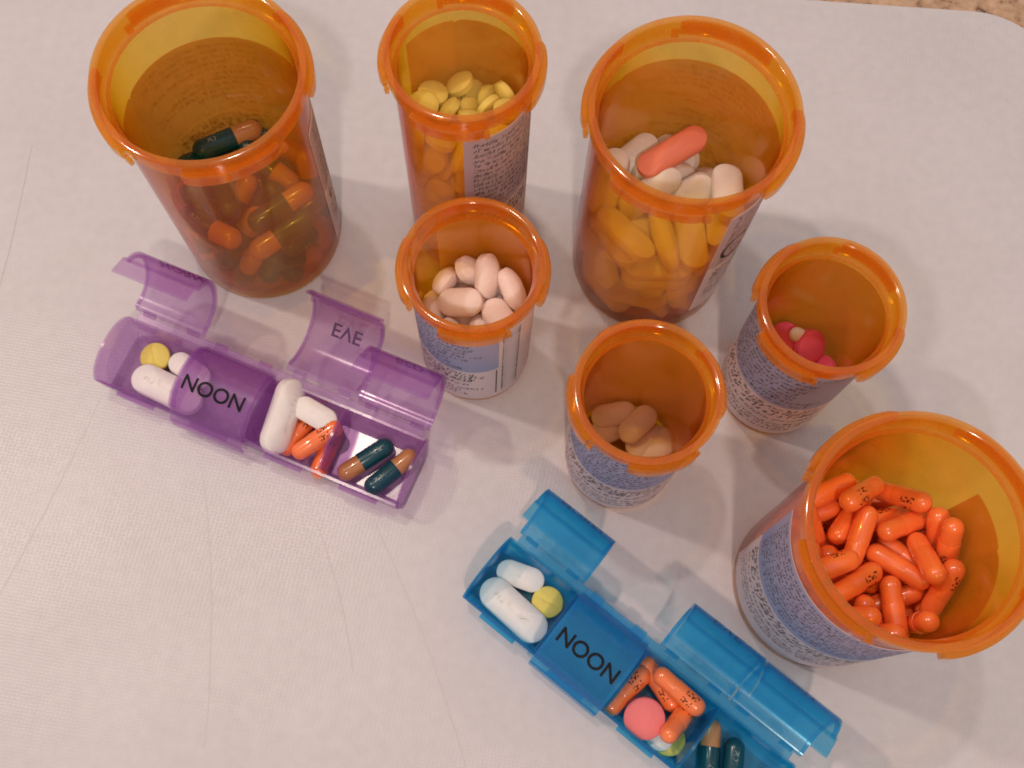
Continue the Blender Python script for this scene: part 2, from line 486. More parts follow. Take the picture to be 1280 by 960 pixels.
# ------------------------------------------------------------------ weekly organizers (four lidded compartments in a strip)
BL, BW, BH, RISE, T = 8.74, 1.98, 1.02, 0.72, 0.075
HG = .22                           # hinge line behind the back wall
def arch(y):                       # height of the lid line above the side walls
    t = max(-1, min(1, (y - BW / 2) / (BW / 2)))
    return RISE * (1 - abs(t) ** 2.3) ** (1 / 1.6)
DR = .16                           # the walls lean in towards the floor
def prism_x(section, x0, x1):
    n = len(section)
    v = [(x0, y, z) for y, z in section] + [(x1, y, z) for y, z in section]
    f = [tuple(range(n)), tuple(range(n, 2 * n))[::-1]]
    for i in range(n):
        j = (i + 1) % n; f.append((i, j, n + j, n + i))
    return v, f
def trough_section():
    o = [(0, BH), (DR * .35, BH * .4), (DR, .14), (DR + .14, 0)]
    o = o + [(BW - y, z) for y, z in reversed(o)]
    i = [(T, BH), (T + DR * .35, BH * .4), (DR + T, .17), (DR + .14 + T * .3, T)]
    i = i + [(BW - y, z) for y, z in reversed(i)]
    return o, i
def strip(outer, inner):
    """closed wall between two open polylines"""
    return outer + inner[::-1]
def lid_sections():
    n = 18
    o = []; i = []
    for k in range(n + 1):
        a = pi * k / n
        y = BW / 2 - BW / 2 * cos(a)
        o.append((y, arch(y) + .05))
    yo = BW / 2
    out = [(-HG + .07, -.035), (-.05, -.02)] + [(y if 0 < k < n else y, z) for k, (y, z) in enumerate(o)]
    inn = []
    for y, z in out:
        dy, dz = y - yo, z + .45
        l = math.hypot(dy, dz)
        inn.append((y - dy / l * T, z - dz / l * T))
    out += [(BW + .06, -.03), (BW + .17, -.10), (BW + .20, -.58), (BW + .15, -.64)]
    inn += [(BW + .06 - .03, -.10), (BW + .10, -.16), (BW + .115, -.57), (BW + .13, -.63)]
    return out, inn

def text_mesh(body, size):
    cu = bpy.data.curves.new("lettering", 'FONT'); cu.body = body; cu.size = size; cu.offset = .008
    cu.align_x = 'CENTER'; cu.align_y = 'CENTER'
    o = bpy.data.objects.new("lettering", cu); C.objects.link(o)
    dg = bpy.context.evaluated_depsgraph_get()
    me = bpy.data.meshes.new_from_object(o.evaluated_get(dg))
    bpy.data.objects.remove(o); bpy.data.curves.remove(cu)
    bm = bmesh.new(); bm.from_mesh(me)
    for k in range(-8, 9):
        bmesh.ops.bisect_plane(bm, geom=bm.verts[:] + bm.edges[:] + bm.faces[:], plane_co=(0, k * .05, 0), plane_no=(0, 1, 0))
    bm.to_mesh(me); bm.free()
    return me
def lid_lettering(body, xc, yc, size=.56):
    me = text_mesh(body, size)
    # arc length table of the arch measured from the front edge upwards
    ys = [BW - k * BW / 200 for k in range(201)]; S = [0]
    for a, b in zip(ys, ys[1:]): S.append(S[-1] + math.hypot(b - a, arch(b) - arch(a)))
    def at_s(s):
        for k in range(200):
            if S[k + 1] >= s:
                t = (s - S[k]) / (S[k + 1] - S[k]); y = ys[k] + (ys[k + 1] - ys[k]) * t
                return y
        return 0
    sc_ = min(range(201), key=lambda k: abs(ys[k] - yc)); s_c = S[sc_]
    for v in me.vertices:
        x, s = v.co.x, v.co.y
        y = at_s(s_c + s)
        e = .01; ty, tz = -2 * e, arch(y - e) - arch(y + e); l = math.hypot(ty, tz); ny, nz = -tz / l * -1, -ty / l
        ny = -(-tz / l) if False else tz / l * 1.0
        # outward normal of the arch (towards +z)
        n_y, n_z = (tz / l, -ty / l)
        off = .012
        v.co = Vector(((xc + x) * K, (y + n_y * off) * K, (arch(y) + .05 + n_z * off) * K))
    return me

def make_organizer(x, y, ang, mat, angles, word="organizer"):
    """local x along the strip, local y from the hinge side (0) to the front; y is flipped so the front faces the camera"""
    root = empty("pill_organizer", x, y, 0, ang)
    P = BL / 4
    fl = lambda vf: ([(a, -b, c) for a, b, c in vf[0]], vf[1])
    o, i = trough_section()
    v, f = prism_x(strip(o, i), 0, BL)
    link("tray", mesh("tray", *fl((v, f)), mat), None, root)
    # end walls and dividers with arched tops
    def wall_sec(ins, top):
        s = [(DR + .14 + ins, T + .004 if ins else 0), (DR + ins * .9, .17 if ins else .14), (ins, BH)]
        m = 16; a_ = []
        for k in range(m + 1):
            yy = BW / 2 - (BW / 2 - ins) * cos(pi * k / m)
            a_.append((yy, BH + max(0, arch(yy) - .03) if top else BH - .02))
        s = s[:2] + a_ + [(BW - q, z) for q, z in reversed(s[:2])]
        return s
    for k in range(5):
        xc = k * P
        if k == 0: x0, x1, nm = -T, -.003, "end_wall"
        elif k == 4: x0, x1, nm = BL + .003, BL + T, "end_wall"
        else: x0, x1, nm = xc - T / 2, xc + T / 2, "divider"
        ins = 0 if nm == "end_wall" else T + .03
        link(nm, mesh(nm, *fl(prism_x(wall_sec(ins, True), x0, x1)), mat), None, root)
    for k in range(4):                               # catch under every lid, on the front wall
        v, f = prism_x([(BW + .002, BH - .16), (BW + .10, BH - .20), (BW + .10, BH - .34), (BW - .04, BH - .40)], k * P + .55, k * P + P - .55)
        link("catch", mesh("catch", *fl((v, f)), mat), None, root)
    v, f = prism_x([(-.004, BH - .08), (-HG + .03, BH - .06), (-HG + .0, BH - .02), (-HG + .03, BH + .015), (-.004, BH + .0)], .12, BL - .12)
    link("hinge_rail", mesh("hinge_rail", *fl((v, f)), mat), None, root)
    names = ("MORN", "NOON", "EVE", "BED")
    out, inn = lid_sections()
    for k in range(4):
        v, f = prism_x(strip(out, inn), .05, P - .05)
        # hinge straps
        hsec = [(-HG - .03, -.06), (-HG - .04, .0), (-HG + .02, .035), (-HG + .16, .02), (-HG + .15, -.015), (-HG + .04, -.03)]
        a = prism_x(hsec, .25, .62); b = prism_x(hsec, P - .62, P - .25)
        shift = lambda vf: ([(p[0], p[1] + HG, p[2]) for p in vf[0]], vf[1])
        v, f = shift((v, f)); a = shift(a); b = shift(b)
        me = mesh("lid", *fl((v, f)), mat)
        lid = link("lid", me, None, root)
        for hs in (a, b): link("hinge_strap", mesh("hinge_strap", *fl(hs), mat), None, lid)
        rib = [(y - (y - BW / 2) / math.hypot(y - BW / 2, z + .45) * .004, z - (z + .45) / math.hypot(y - BW / 2, z + .45) * .004) for y, z in inn[1:-4]]
        rib2 = [(y - (y - BW / 2) / math.hypot(y - BW / 2, z + .45) * .07, z - (z + .45) / math.hypot(y - BW / 2, z + .45) * .07) for y, z in rib]
        for xa in (.05, P - .14):
            link("lid_rib", mesh("lid_rib", *fl(shift(prism_x(strip(rib, rib2), xa, xa + .09))), mat), None, lid)
        th = angles[k]
        lid.location = ((k * P + (0, 0, .10, .07)[k]) * K, HG * K, (BH + .03) * K)
        lid.rotation_euler = (-radians(th), 0, 0)
        lm = lid_lettering(names[k], P / 2, BW * .62, .56 if names[k] in ('NOON', 'EVE') else .44)
        for q in lm.vertices: q.co.y = -(q.co.y + HG * K)
        if lm.polygons: 
            bm = bmesh.new(); bm.from_mesh(lm); bmesh.ops.reverse_faces(bm, faces=bm.faces); bm.to_mesh(lm); bm.free()
        lm.materials.clear(); lm.materials.append(INK if names[k] == 'NOON' or (names[k] == 'EVE' and th > 120) else WORN)
        link("lettering", lm, None, lid)
    return root
def organizer_frame(p_back_left, p_back_right):
    a, b = Vector(p_back_left), Vector(p_back_right)
    return a, math.atan2(b.y - a.y, b.x - a.x)
# back edge of each strip on the board (layout units)
pa, pang = organizer_frame((-10.42, 10.50), (-2.12, 7.62))
ba, bang = organizer_frame((.30, 5.15), (7.19, .28))
purple_box = make_organizer(pa.x, pa.y, pang, PURPLE, (108, 0, 152, 108))
tag(purple_box, "clear purple four-compartment pill organizer with NOON lid shut, below the capsule bottle", "pill organizer", "pill organizers lying on the board")
blue_box = make_organizer(ba.x, ba.y, bang, BLUE, (104, 0, 105, 104))
tag(blue_box, "clear blue four-compartment pill organizer with NOON lid shut, at the bottom of the photo", "pill organizer", "pill organizers lying on the board")
# ------------------------------------------------------------------ pills: meshes shared between copies
def tablet_vf(L, W, T_, band, groove=0.0, cross=False, n=44, rings=9):
    """oblong or round tablet, convex faces over a straight band; groove = depth of the score line across the middle"""
    a = (L - W) / 2; r = W / 2; v = []; f = []
    def outl(s):
        pts = []
        for i in range(n):
            t = 2 * pi * i / n + pi / n
            c, s_ = cos(t), sin(t)
            x = (a if c > 0 else -a) * (s if a else 1) + r * s * c
            pts.append((x, r * s * s_))
        return pts
    dome = (T_ - band) / 2
    prof = [(1.0, -band / 2), (1.0, band / 2)]
    ss = [1 - (k / rings) ** 1.35 for k in range(0, rings)]
    levels = []
    for s in ss[1:][::-1]: levels.append((s, -1))
    levels += [(1.0, -2), (1.0, 2)]
    for s in ss[1:]: levels.append((s, 1))
    for s, side in levels:
        sg = 1 if side > 0 else -1
        h = band / 2 + (dome * (1 - s ** 2.4) if abs(side) == 1 else 0)
        if abs(side) == 2: h -= .012
        for x, y in outl(s):
            z = h
            if groove and side == 1:
                z -= groove * math.exp(-(x / .035) ** 2)
                if cross: z -= groove * math.exp(-(y / .035) ** 2)
            v.append((x, y, sg * z))
    m = len(levels)
    for k in range(m - 1):
        for i in range(n):
            j = (i + 1) % n
            f.append((k * n + i, k * n + j, (k + 1) * n + j, (k + 1) * n + i))
    for k, sg in ((0, -1), (m - 1, 1)):
        c = len(v); z = band / 2 + dome - (groove if groove and sg > 0 else 0); v.append((0, 0, sg * z))
        for i in range(n):
            j = (i + 1) % n
            f.append((k * n + j, k * n + i, c) if sg < 0 else (k * n + i, k * n + j, c))
    return v, f
def half_capsule_vf(x_open, x_end, R, n=22, m=8, lip=0.02):
    """open tube from x_open to the hemisphere that ends at x_end"""
    d = 1 if x_end > x_open else -1
    prof = [(x_open, R - lip), (x_open, R - .004), (x_open + d * .015, R)]
    xc = x_end - d * R
    for k in range(m + 1):
        t = pi / 2 * k / m
        prof.append((xc + d * R * sin(t), R * cos(t)))
    v = []; f = []
    for x, r in prof[:-1]:
        v += [(x, r * cos(2 * pi * i / n), r * sin(2 * pi * i / n)) for i in range(n)]
    q = len(prof) - 1
    for k in range(q - 1):
        for i in range(n):
            j = (i + 1) % n; f.append((k * n + i, k * n + j, (k + 1) * n + j, (k + 1) * n + i))
    c = len(v); v.append((prof[-1][0], 0, 0))
    for i in range(n): f.append(((q - 1) * n + i, (q - 1) * n + (i + 1) % n, c))
    return v, f
#            kind: (L, W, T, band, groove)
TAB = {
 'yellow': (.75, .75, .34, .17, .0), 'yellow_scored': (.82, .82, .34, .15, .03),
 'long_white': (1.82, .78, .60, .24, .018), 'big_white': (2.06, .84, .66, .26, .025), 'small_white': (1.28, .64, .46, .18, .03),
 'coral': (1.95, .68, .60, .26, .0), 'pale': (1.14, .70, .54, .20, .018), 'peach': (1.20, .64, .50, .20, .02),
 'rose': (.92, .92, .42, .20, .0), 'pink': (1.02, 1.02, .42, .20, .0), 'tiny_white': (.62, .40, .32, .14, .0),
}
CAP = {'orange': (1.56, .252), 'teal': (1.70, .262), 'teal_large': (1.98, .305)}
PMAT = {'yellow': YELLOW_T, 'yellow_scored': YELLOW_T, 'long_white': WHITE_T, 'big_white': WHITE_T, 'small_white': WHITE_T, 'coral': CORAL_T,
        'pale': PALE_T, 'peach': PEACH_T, 'rose': ROSE_T, 'pink': PINK_T, 'tiny_white': WHITE_T}
_me = {}
def imprint_vf(R, rnd, rows=(-.11, .11), w=.026):
    """two short rows of illegible print wrapped on a capsule"""
    v, f = [], []
    g = lambda s, z: (z, (R + .004) * sin(s / R), (R + .004) * cos(s / R))
    for row in rows:
        scribble_line(v, f, lambda s, z: g(row + z, s), .13, .55, -.07, .13, w, rnd, 0)
    return v, f
def pill_meshes(kind):
    if kind in _me: return _me[kind]
    if kind in TAB:
        L_, W_, T_, b, g = TAB[kind]
        small = kind in ('yellow', 'rose', 'pale', 'long_white', 'coral', 'tiny_white')
        v, f = tablet_vf(L_, W_, T_, b, g, False, 32 if small else 48, 6 if small else 12)
        r = [("tablet", mesh("tablet", v, f, PMAT[kind]))]
        if kind == 'big_white':                    # flat darker strokes painting the shade of pressed-in characters along the face
            tv, tf = [], []
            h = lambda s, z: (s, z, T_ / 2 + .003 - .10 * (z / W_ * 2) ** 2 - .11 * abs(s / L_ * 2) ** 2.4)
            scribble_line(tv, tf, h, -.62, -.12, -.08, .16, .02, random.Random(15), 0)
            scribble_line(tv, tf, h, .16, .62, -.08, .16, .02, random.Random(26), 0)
            r.append(("pressed_mark_shade", mesh("pressed_mark_shade", tv, tf, PRESSED_SHADE, False)))
        if kind == 'coral':
            tv, tf = [], []
            h = lambda s, z: (s, W_ / 2 * 1.004 + .002, z)
            for q in range(5): stroke(tv, tf, h, (-.5 + q * .18, 0), (-.39 + q * .18, 0), .05)
            r.append(("edge_print", mesh("edge_print", tv, tf, INK, False)))
    else:
        L_, R = CAP[kind]
        v, f = half_capsule_vf(-.10 * L_, L_ / 2, R)
        r = [("capsule_cap", mesh("capsule_cap", v, f, ORANGE_C if kind == 'orange' else TEAL_C))]
        v, f = half_capsule_vf(.08 * L_, -L_ / 2, R * .955)
        r.append(("capsule_shell", mesh("capsule_shell", v, f, ORANGE_C if kind == 'orange' else TAN_C)))
        v, f = imprint_vf(R, random.Random(4)) if kind == 'orange' else imprint_vf(R, random.Random(9), (0,), .016)
        r.append(("imprint", mesh("imprint", v, f, INK if kind == 'orange' else PALE_PRINT, False)))
    _me[kind] = r
    return r
WORD = {'orange': ("orange_capsule", "capsule"), 'teal': ("two_tone_capsule", "capsule"), 'teal_large': ("two_tone_capsule", "capsule")}
def add_pill(kind, loc, rot, label, group):
    """rot: quaternion or Euler degrees"""
    parts = pill_meshes(kind)
    nm, cat = WORD.get(kind, ("tablet", "tablet"))
    if len(parts) == 1:
        o = bpy.data.objects.new(nm, parts[0][1]); C.objects.link(o)
    else:
        o = bpy.data.objects.new(nm, None); o.empty_display_size = .005; C.objects.link(o)
        for pn, me in parts:
            c = bpy.data.objects.new(pn, me); C.objects.link(c); c.parent = o
    o.location = Vector(loc) * K
    if len(rot) == 4: o.rotation_mode = 'QUATERNION'; o.rotation_quaternion = rot
    else:
        e = Euler((radians(rot[0]), 0, 0)).to_matrix(); 
        m = Matrix.Rotation(radians(rot[2]), 3, 'Z') @ Matrix.Rotation(radians(rot[1]), 3, 'Y') @ e
        o.rotation_euler = m.to_euler()
    tag(o, label, cat, group)
    return o
PRESSED_SHADE = solid("pressed_shadow", (0.77, 0.735, 0.705), 0.6, 0.2)
PALE_PRINT = solid("pale_print", (0.30, 0.38, 0.38), 0.5)
GROUP = {1: "teal and tan capsules in the tall bottle", 2: "round yellow tablets in the bottle", 3: "long tablets in the wide bottle", 4: "pale pink tablets heaped in the small bottle",
         5: "rose tablets in the small bottle", 6: "orange capsules in the wide bottle", 7: "pale peach tablets in the small bottle"}
LAB = {(1, 'teal_large'): "teal and tan capsule buried in the pile inside the tall amber bottle", (2, 'yellow'): "round yellow tablet half buried in the pile inside its amber bottle",
       (3, 'long_white'): "long white tablet half buried in the pile inside the wide amber bottle", (3, 'coral'): "orange-pink oblong tablet buried among the long white ones in the wide bottle",
       (4, 'pale'): "pale pink tablet half buried in the heap filling the small amber bottle", (5, 'rose'): "rose pink tablet half buried at the bottom of the small amber bottle",
       (5, 'tiny_white'): "tiny white tablet half buried among the rose pink ones", (6, 'orange'): "orange capsule half buried in the pile inside the wide amber bottle",
       (7, 'peach'): "pale peach tablet half buried at the bottom of the small amber bottle"}
HAND = [
 ('yellow_scored', (-9.861, 9.643, 0.27), (3, -4, 20), 'yellow round tablet in the first compartment of the purple organizer'),
 ('small_white', (-8.85, 9.321, 0.33), (0, -0, -30.8), 'small white tablet half hidden under the purple NOON lid'),
 ('big_white', (-9.342, 8.699, 0.44), (0, -0, -22.1), 'big white oblong tablet lying along the front of the purple organizer'),
 ('big_white', (-6.032, 8.03, 0.91), (-52, 8.2, -102.9), 'big white oblong tablet propped on its side in the purple organizer'),
 ('small_white', (-5.165, 8.131, 0.95), (12, -0, -26.5), 'small white tablet resting on orange capsules in the purple organizer'),
 ('orange', (-5.068, 7.481, 0.8), (0, -12.1, 35.9), 'orange capsule uppermost below the small white tablet in the purple organizer'),
 ('orange', (-5.638, 7.794, 0.38), (0, -0, 59.7), 'orange capsule under the propped white tablet in the purple organizer'),
 ('orange', (-4.848, 7.285, 0.36), (0, -0, 73.8), 'orange capsule low against the front wall and divider of the purple organizer'),
 ('teal', (-3.784, 7.133, 0.36), (0, -0, 38), 'tan and teal capsule nearer the divider in the purple organizer'),
 ('teal', (-3.073, 6.84, 0.36), (0, -0, -135.9), 'teal and tan capsule nearer the end wall of the purple organizer'),
 ('small_white', (0.547, 4.3, 0.33), (6, -0, -15.5), 'small scored white tablet in the blue organizer'),
 ('big_white', (0.419, 3.398, 0.42), (0, -0, -38.5), 'big white oblong tablet in the blue organizer'),
 ('yellow_scored', (1.285, 3.671, 0.28), (4, 3, 65), 'yellow scored tablet beside the big white one in the blue organizer'),
 ('orange', (3.395, 1.572, 0.55), (0, -0, 47.8), 'orange capsule along the divider next to the blue NOON lid'),
 ('orange', (4.231, 1.789, 0.42), (0, -0, -54), 'orange capsule in the middle of the heap in the blue organizer'),
 ('orange', (4.657, 1.618, 0.88), (0, -0, -38.1), 'orange capsule lying highest along the hinge side of the blue organizer'),
 ('orange', (4.701, 0.927, 0.725), (0, 34.9, 49), 'orange capsule standing on end in the blue organizer'),
 ('pink', (3.818, 0.922, 0.82), (10, -8, 0), 'pink round tablet on the heap in the blue organizer'),
 ('small_white', (4.093, 0.749, 0.36), (0, -0, -52.4), 'white tablet mostly hidden under the pink one in the blue organizer'),
 ('yellow_scored', (4.516, 0.476, 0.27), (0, 0, 30), 'yellow tablet peeping out below the pink one in the blue organizer'),
 ('teal', (5.53, 0.193, 0.36), (0, -0, -93.7), 'capsule with its tan end up in the last compartment of the blue organizer'),
 ('teal', (6.092, -0.217, 0.36), (0, -0, 84.5), 'capsule with its teal end up in the last compartment of the blue organizer'),
]
for kind, loc, rot, label in HAND:
    add_pill(kind, loc, rot, label, None)
PILE = [
 (2, 'yellow', (-2.014, 13.305, 0.514), (0.517, -0.286, 0.620, 0.517), ''),
 (2, 'yellow', (-2.655, 13.818, 0.513), (0.046, 0.552, 0.407, 0.726), ''),
 (2, 'yellow', (-1.399, 13.550, 0.316), (0.049, -0.172, -0.984, 0.028), ''),
 (2, 'yellow', (-2.651, 14.457, 0.460), (0.331, -0.875, 0.277, 0.218), ''),
 (2, 'yellow', (-2.300, 14.220, 0.735), (0.074, -0.917, -0.361, 0.150), ''),
 (2, 'yellow', (-2.644, 14.682, 0.996), (0.272, 0.769, -0.562, 0.134), ''),
 (2, 'yellow', (-1.518, 13.423, 1.111), (0.694, 0.238, -0.076, 0.676), ''),
 (2, 'yellow', (-2.752, 14.013, 1.246), (0.634, 0.070, -0.726, 0.257), ''),
 (2, 'yellow', (-2.146, 13.389, 1.399), (0.294, -0.127, -0.612, 0.723), ''),
 (2, 'yellow', (-1.453, 13.439, 1.531), (0.158, -0.265, 0.126, -0.943), ''),
 (2, 'yellow', (-2.213, 14.058, 2.442), (0.087, -0.816, -0.532, -0.210), ''),
 (2, 'yellow', (-2.071, 13.556, 1.980), (0.220, -0.228, -0.948, -0.021), ''),
 (2, 'yellow', (-2.837, 14.746, 1.863), (0.487, 0.594, 0.336, 0.544), ''),
 (2, 'yellow', (-2.483, 13.923, 1.785), (0.025, -0.798, -0.602, -0.024), ''),
 (2, 'yellow', (-2.603, 15.119, 2.400), (0.218, 0.474, -0.097, 0.848), ''),
 (2, 'yellow', (-2.798, 14.115, 2.306), (0.505, 0.316, 0.635, 0.492), ''),
 (2, 'yellow', (-2.395, 13.526, 2.600), (0.608, 0.691, -0.156, -0.359), ''),
 (2, 'yellow', (-1.758, 13.416, 2.334), (0.098, -0.359, -0.249, -0.894), ''),
 (2, 'yellow', (-2.645, 14.380, 2.809), (0.141, -0.112, -0.040, -0.983), ''),
 (2, 'yellow', (-1.262, 13.456, 2.680), (0.386, 0.119, -0.259, 0.877), ''),
 (2, 'yellow', (-1.967, 13.887, 2.787), (0.143, -0.950, -0.270, -0.068), ''),
 (2, 'yellow', (-2.649, 14.628, 3.254), (0.240, 0.586, 0.621, -0.462), ''),
 (2, 'yellow', (-1.580, 13.432, 3.938), (0.430, -0.570, 0.497, -0.493), ''),
 (2, 'yellow', (-2.553, 14.046, 3.130), (0.935, 0.151, 0.143, -0.288), ''),
 (2, 'yellow', (-1.679, 13.433, 3.002), (0.707, 0.162, 0.015, -0.688), ''),
 (2, 'yellow', (-2.286, 13.703, 3.323), (0.041, -0.928, 0.193, 0.317), ''),
 (2, 'yellow', (-2.648, 14.034, 3.730), (0.523, -0.122, 0.840, -0.075), ''),
 (2, 'yellow', (-1.715, 13.433, 3.390), (0.024, -0.869, -0.493, 0.021), ''),
 (2, 'yellow', (-2.153, 13.546, 3.780), (0.635, 0.306, 0.147, -0.694), ''),
 (2, 'yellow', (-2.385, 13.739, 4.410), (0.067, 0.077, -0.774, 0.625), ''),
 (2, 'yellow', (-2.808, 14.245, 4.239), (0.290, -0.743, 0.242, -0.553), ''),
 (2, 'yellow', (-1.274, 14.871, 4.794), (0.011, 0.008, -0.993, 0.120), ''),
 (2, 'yellow', (-1.197, 14.080, 4.823), (0.073, -0.687, 0.612, 0.385), ''),
 (2, 'yellow', (-2.052, 13.332, 4.266), (0.573, -0.496, 0.577, 0.304), ''),
 (2, 'yellow', (-1.537, 13.432, 4.560), (0.110, 0.889, -0.329, -0.298), ''),
 (2, 'yellow', (-1.771, 15.572, 5.523), (0.485, 0.157, -0.245, -0.825), ''),
 (2, 'yellow', (-2.364, 15.245, 5.105), (0.501, 0.261, 0.250, -0.786), ''),
 (2, 'yellow', (-1.925, 13.566, 4.994), (0.449, -0.323, 0.764, -0.331), ''),
 (2, 'yellow', (-2.217, 14.677, 4.800), (0.585, -0.069, 0.198, 0.784), ''),
 (2, 'yellow', (-2.656, 14.468, 5.470), (0.133, -0.487, -0.828, -0.244), ''),
 (2, 'yellow', (-2.804, 14.848, 4.713), (0.627, -0.375, -0.652, 0.204), ''),
 (2, 'yellow', (-2.434, 13.837, 5.084), (0.235, -0.535, 0.768, 0.262), ''),
 (2, 'yellow', (-1.052, 15.454, 5.090), (0.284, 0.487, -0.696, -0.445), "round yellow tablet at the three o'clock side in the yellow tablets' bottle"),
 (2, 'yellow', (-1.432, 15.579, 5.059), (0.447, -0.134, -0.881, -0.080), ''),
 (2, 'yellow', (-0.604, 14.982, 4.973), (0.222, -0.035, -0.017, -0.974), ''),
 (2, 'yellow', (-1.515, 14.895, 5.351), (0.683, 0.459, 0.315, 0.473), "round yellow tablet standing on edge amid the heap in the yellow tablets' bottle"),
 (2, 'yellow', (-1.950, 14.299, 5.244), (0.485, 0.016, -0.314, 0.816), ''),
 (2, 'yellow', (-0.526, 14.732, 5.797), (0.004, 0.059, 0.144, 0.988), "round yellow tablet lying flat at the three o'clock edge in the yellow tablets' bottle"),
 (2, 'yellow', (-0.700, 14.057, 5.733), (0.369, -0.007, 0.076, 0.926), ''),
 (2, 'yellow', (-2.411, 15.188, 5.609), (0.053, -0.260, -0.958, 0.106), "round yellow tablet at the nine o'clock side in the yellow tablets' bottle"),
 (2, 'yellow', (-1.989, 15.329, 4.842), (0.911, 0.354, -0.106, -0.182), ''),
 (2, 'yellow', (-2.583, 14.659, 5.915), (0.937, 0.045, -0.002, 0.347), "round yellow tablet at the nine o'clock edge in the yellow tablets' bottle"),
 (2, 'yellow', (-2.702, 13.943, 5.740), (0.599, -0.485, 0.613, -0.175), ''),
 (2, 'yellow', (-1.869, 14.949, 5.187), (0.725, 0.427, 0.146, 0.520), ''),
 (2, 'yellow', (-1.399, 13.437, 4.939), (0.004, 0.844, -0.341, -0.413), ''),
 (2, 'yellow', (-1.197, 14.420, 5.328), (0.562, -0.038, -0.452, -0.692), ''),
 (2, 'yellow', (-1.987, 14.633, 5.796), (0.155, -0.628, 0.612, -0.456), "round yellow tablet at the eight o'clock side in the yellow tablets' bottle"),
 (2, 'yellow', (-2.581, 14.814, 5.246), (0.093, -0.134, -0.970, -0.182), ''),
 (2, 'yellow', (-2.596, 14.150, 4.869), (0.915, 0.393, -0.089, 0.023), ''),
 (2, 'yellow', (-1.378, 14.415, 5.868), (0.557, -0.323, -0.208, -0.737), "round yellow tablet at the six o'clock side in the yellow tablets' bottle"),
 (2, 'yellow', (-2.243, 13.531, 5.414), (0.877, 0.312, -0.347, 0.113), ''),
 (2, 'yellow', (-0.786, 13.769, 5.378), (0.007, -0.596, -0.686, 0.417), ''),
 (2, 'yellow', (-2.090, 13.729, 5.924), (0.005, 0.604, 0.727, -0.326), ''),
 (2, 'yellow', (-1.257, 13.473, 5.561), (0.281, -0.417, -0.270, 0.821), ''),
 (2, 'yellow', (-0.517, 14.724, 5.401), (0.102, 0.689, 0.678, -0.236), ''),
 (2, 'yellow', (-1.711, 14.047, 5.556), (0.330, -0.842, -0.374, -0.206), ''),
 (2, 'yellow', (-0.635, 15.386, 5.466), (0.662, 0.328, -0.648, 0.187), "round yellow tablet standing on edge at the three o'clock edge in the yellow tablets' bottle"),
 (2, 'yellow', (-1.032, 14.981, 5.475), (0.119, -0.450, 0.575, -0.673), "round yellow tablet at the four o'clock side in the yellow tablets' bottle"),
 (2, 'yellow', (-1.614, 13.430, 5.678), (0.044, -0.549, -0.030, 0.834), ''),
 (3, 'long_white', (2.554, 13.649, 0.519), (0.702, -0.704, 0.069, -0.083), ''),
 (3, 'coral', (2.658, 14.287, 0.754), (0.262, 0.266, 0.924, -0.085), ''),
 (3, 'long_white', (4.982, 12.857, 0.669), (0.294, -0.393, 0.858, -0.149), ''),
 (3, 'long_white', (2.501, 12.647, 0.439), (0.006, -0.915, 0.403, 0.029), ''),
 (3, 'long_white', (2.642, 13.095, 1.080), (0.206, 0.973, -0.060, 0.086), ''),
 (3, 'long_white', (4.204, 12.672, 0.776), (0.377, -0.729, 0.319, -0.475), ''),
 (3, 'long_white', (3.569, 12.492, 0.528), (0.375, 0.224, 0.478, 0.762), ''),
 (3, 'long_white', (3.254, 12.196, 1.095), (0.142, -0.975, 0.103, -0.134), ''),
 (3, 'long_white', (1.969, 14.054, 1.265), (0.540, 0.340, -0.577, -0.510), ''),
 (3, 'long_white', (3.916, 14.060, 2.202), (0.387, 0.119, -0.200, -0.892), ''),
 (3, 'long_white', (3.056, 14.816, 1.139), (0.112, 0.916, -0.279, 0.266), ''),
 (3, 'long_white', (2.910, 14.670, 2.095), (0.043, 0.133, 0.034, 0.990), ''),
 (3, 'long_white', (3.245, 12.545, 1.779), (0.062, -0.896, 0.439, 0.004), ''),
 (3, 'long_white', (3.906, 15.323, 2.681), (0.425, -0.099, 0.861, 0.263), ''),
 (3, 'long_white', (5.049, 14.039, 1.976), (0.335, 0.676, 0.628, -0.189), ''),
 (3, 'long_white', (3.236, 14.337, 2.820), (0.110, 0.938, 0.279, -0.176), ''),
 (3, 'long_white', (5.031, 12.842, 2.917), (0.410, 0.254, -0.390, -0.784), ''),
 (3, 'long_white', (4.347, 13.598, 2.694), (0.530, 0.198, -0.058, -0.823), ''),
 (3, 'long_white', (2.176, 12.849, 1.800), (0.576, -0.025, -0.591, 0.565), ''),
 (3, 'long_white', (4.825, 14.807, 2.892), (0.390, -0.360, 0.240, 0.813), "long white tablet at the three o'clock side in the long tablets' bottle"),
 (3, 'long_white', (4.688, 12.332, 1.984), (0.743, -0.569, -0.335, 0.114), ''),
 (3, 'coral', (3.697, 14.757, 4.300), (0.955, 0.024, -0.079, 0.285), "orange-pink oblong tablet in the middle of the visible heap in the long tablets' bottle"),
 (3, 'long_white', (2.879, 12.804, 2.511), (0.904, -0.394, 0.035, 0.161), ''),
 (3, 'long_white', (3.620, 12.144, 2.391), (0.067, 0.011, 0.994, -0.091), ''),
 (3, 'long_white', (4.118, 13.999, 3.356), (0.883, 0.361, -0.150, 0.258), "long white tablet at the five o'clock side in the long tablets' bottle"),
 (3, 'long_white', (3.369, 13.150, 2.992), (0.014, -0.259, -0.911, 0.321), ''),
 (3, 'long_white', (5.164, 13.806, 4.119), (0.116, 0.693, -0.707, 0.074), "long white tablet at the four o'clock edge in the long tablets' bottle"),
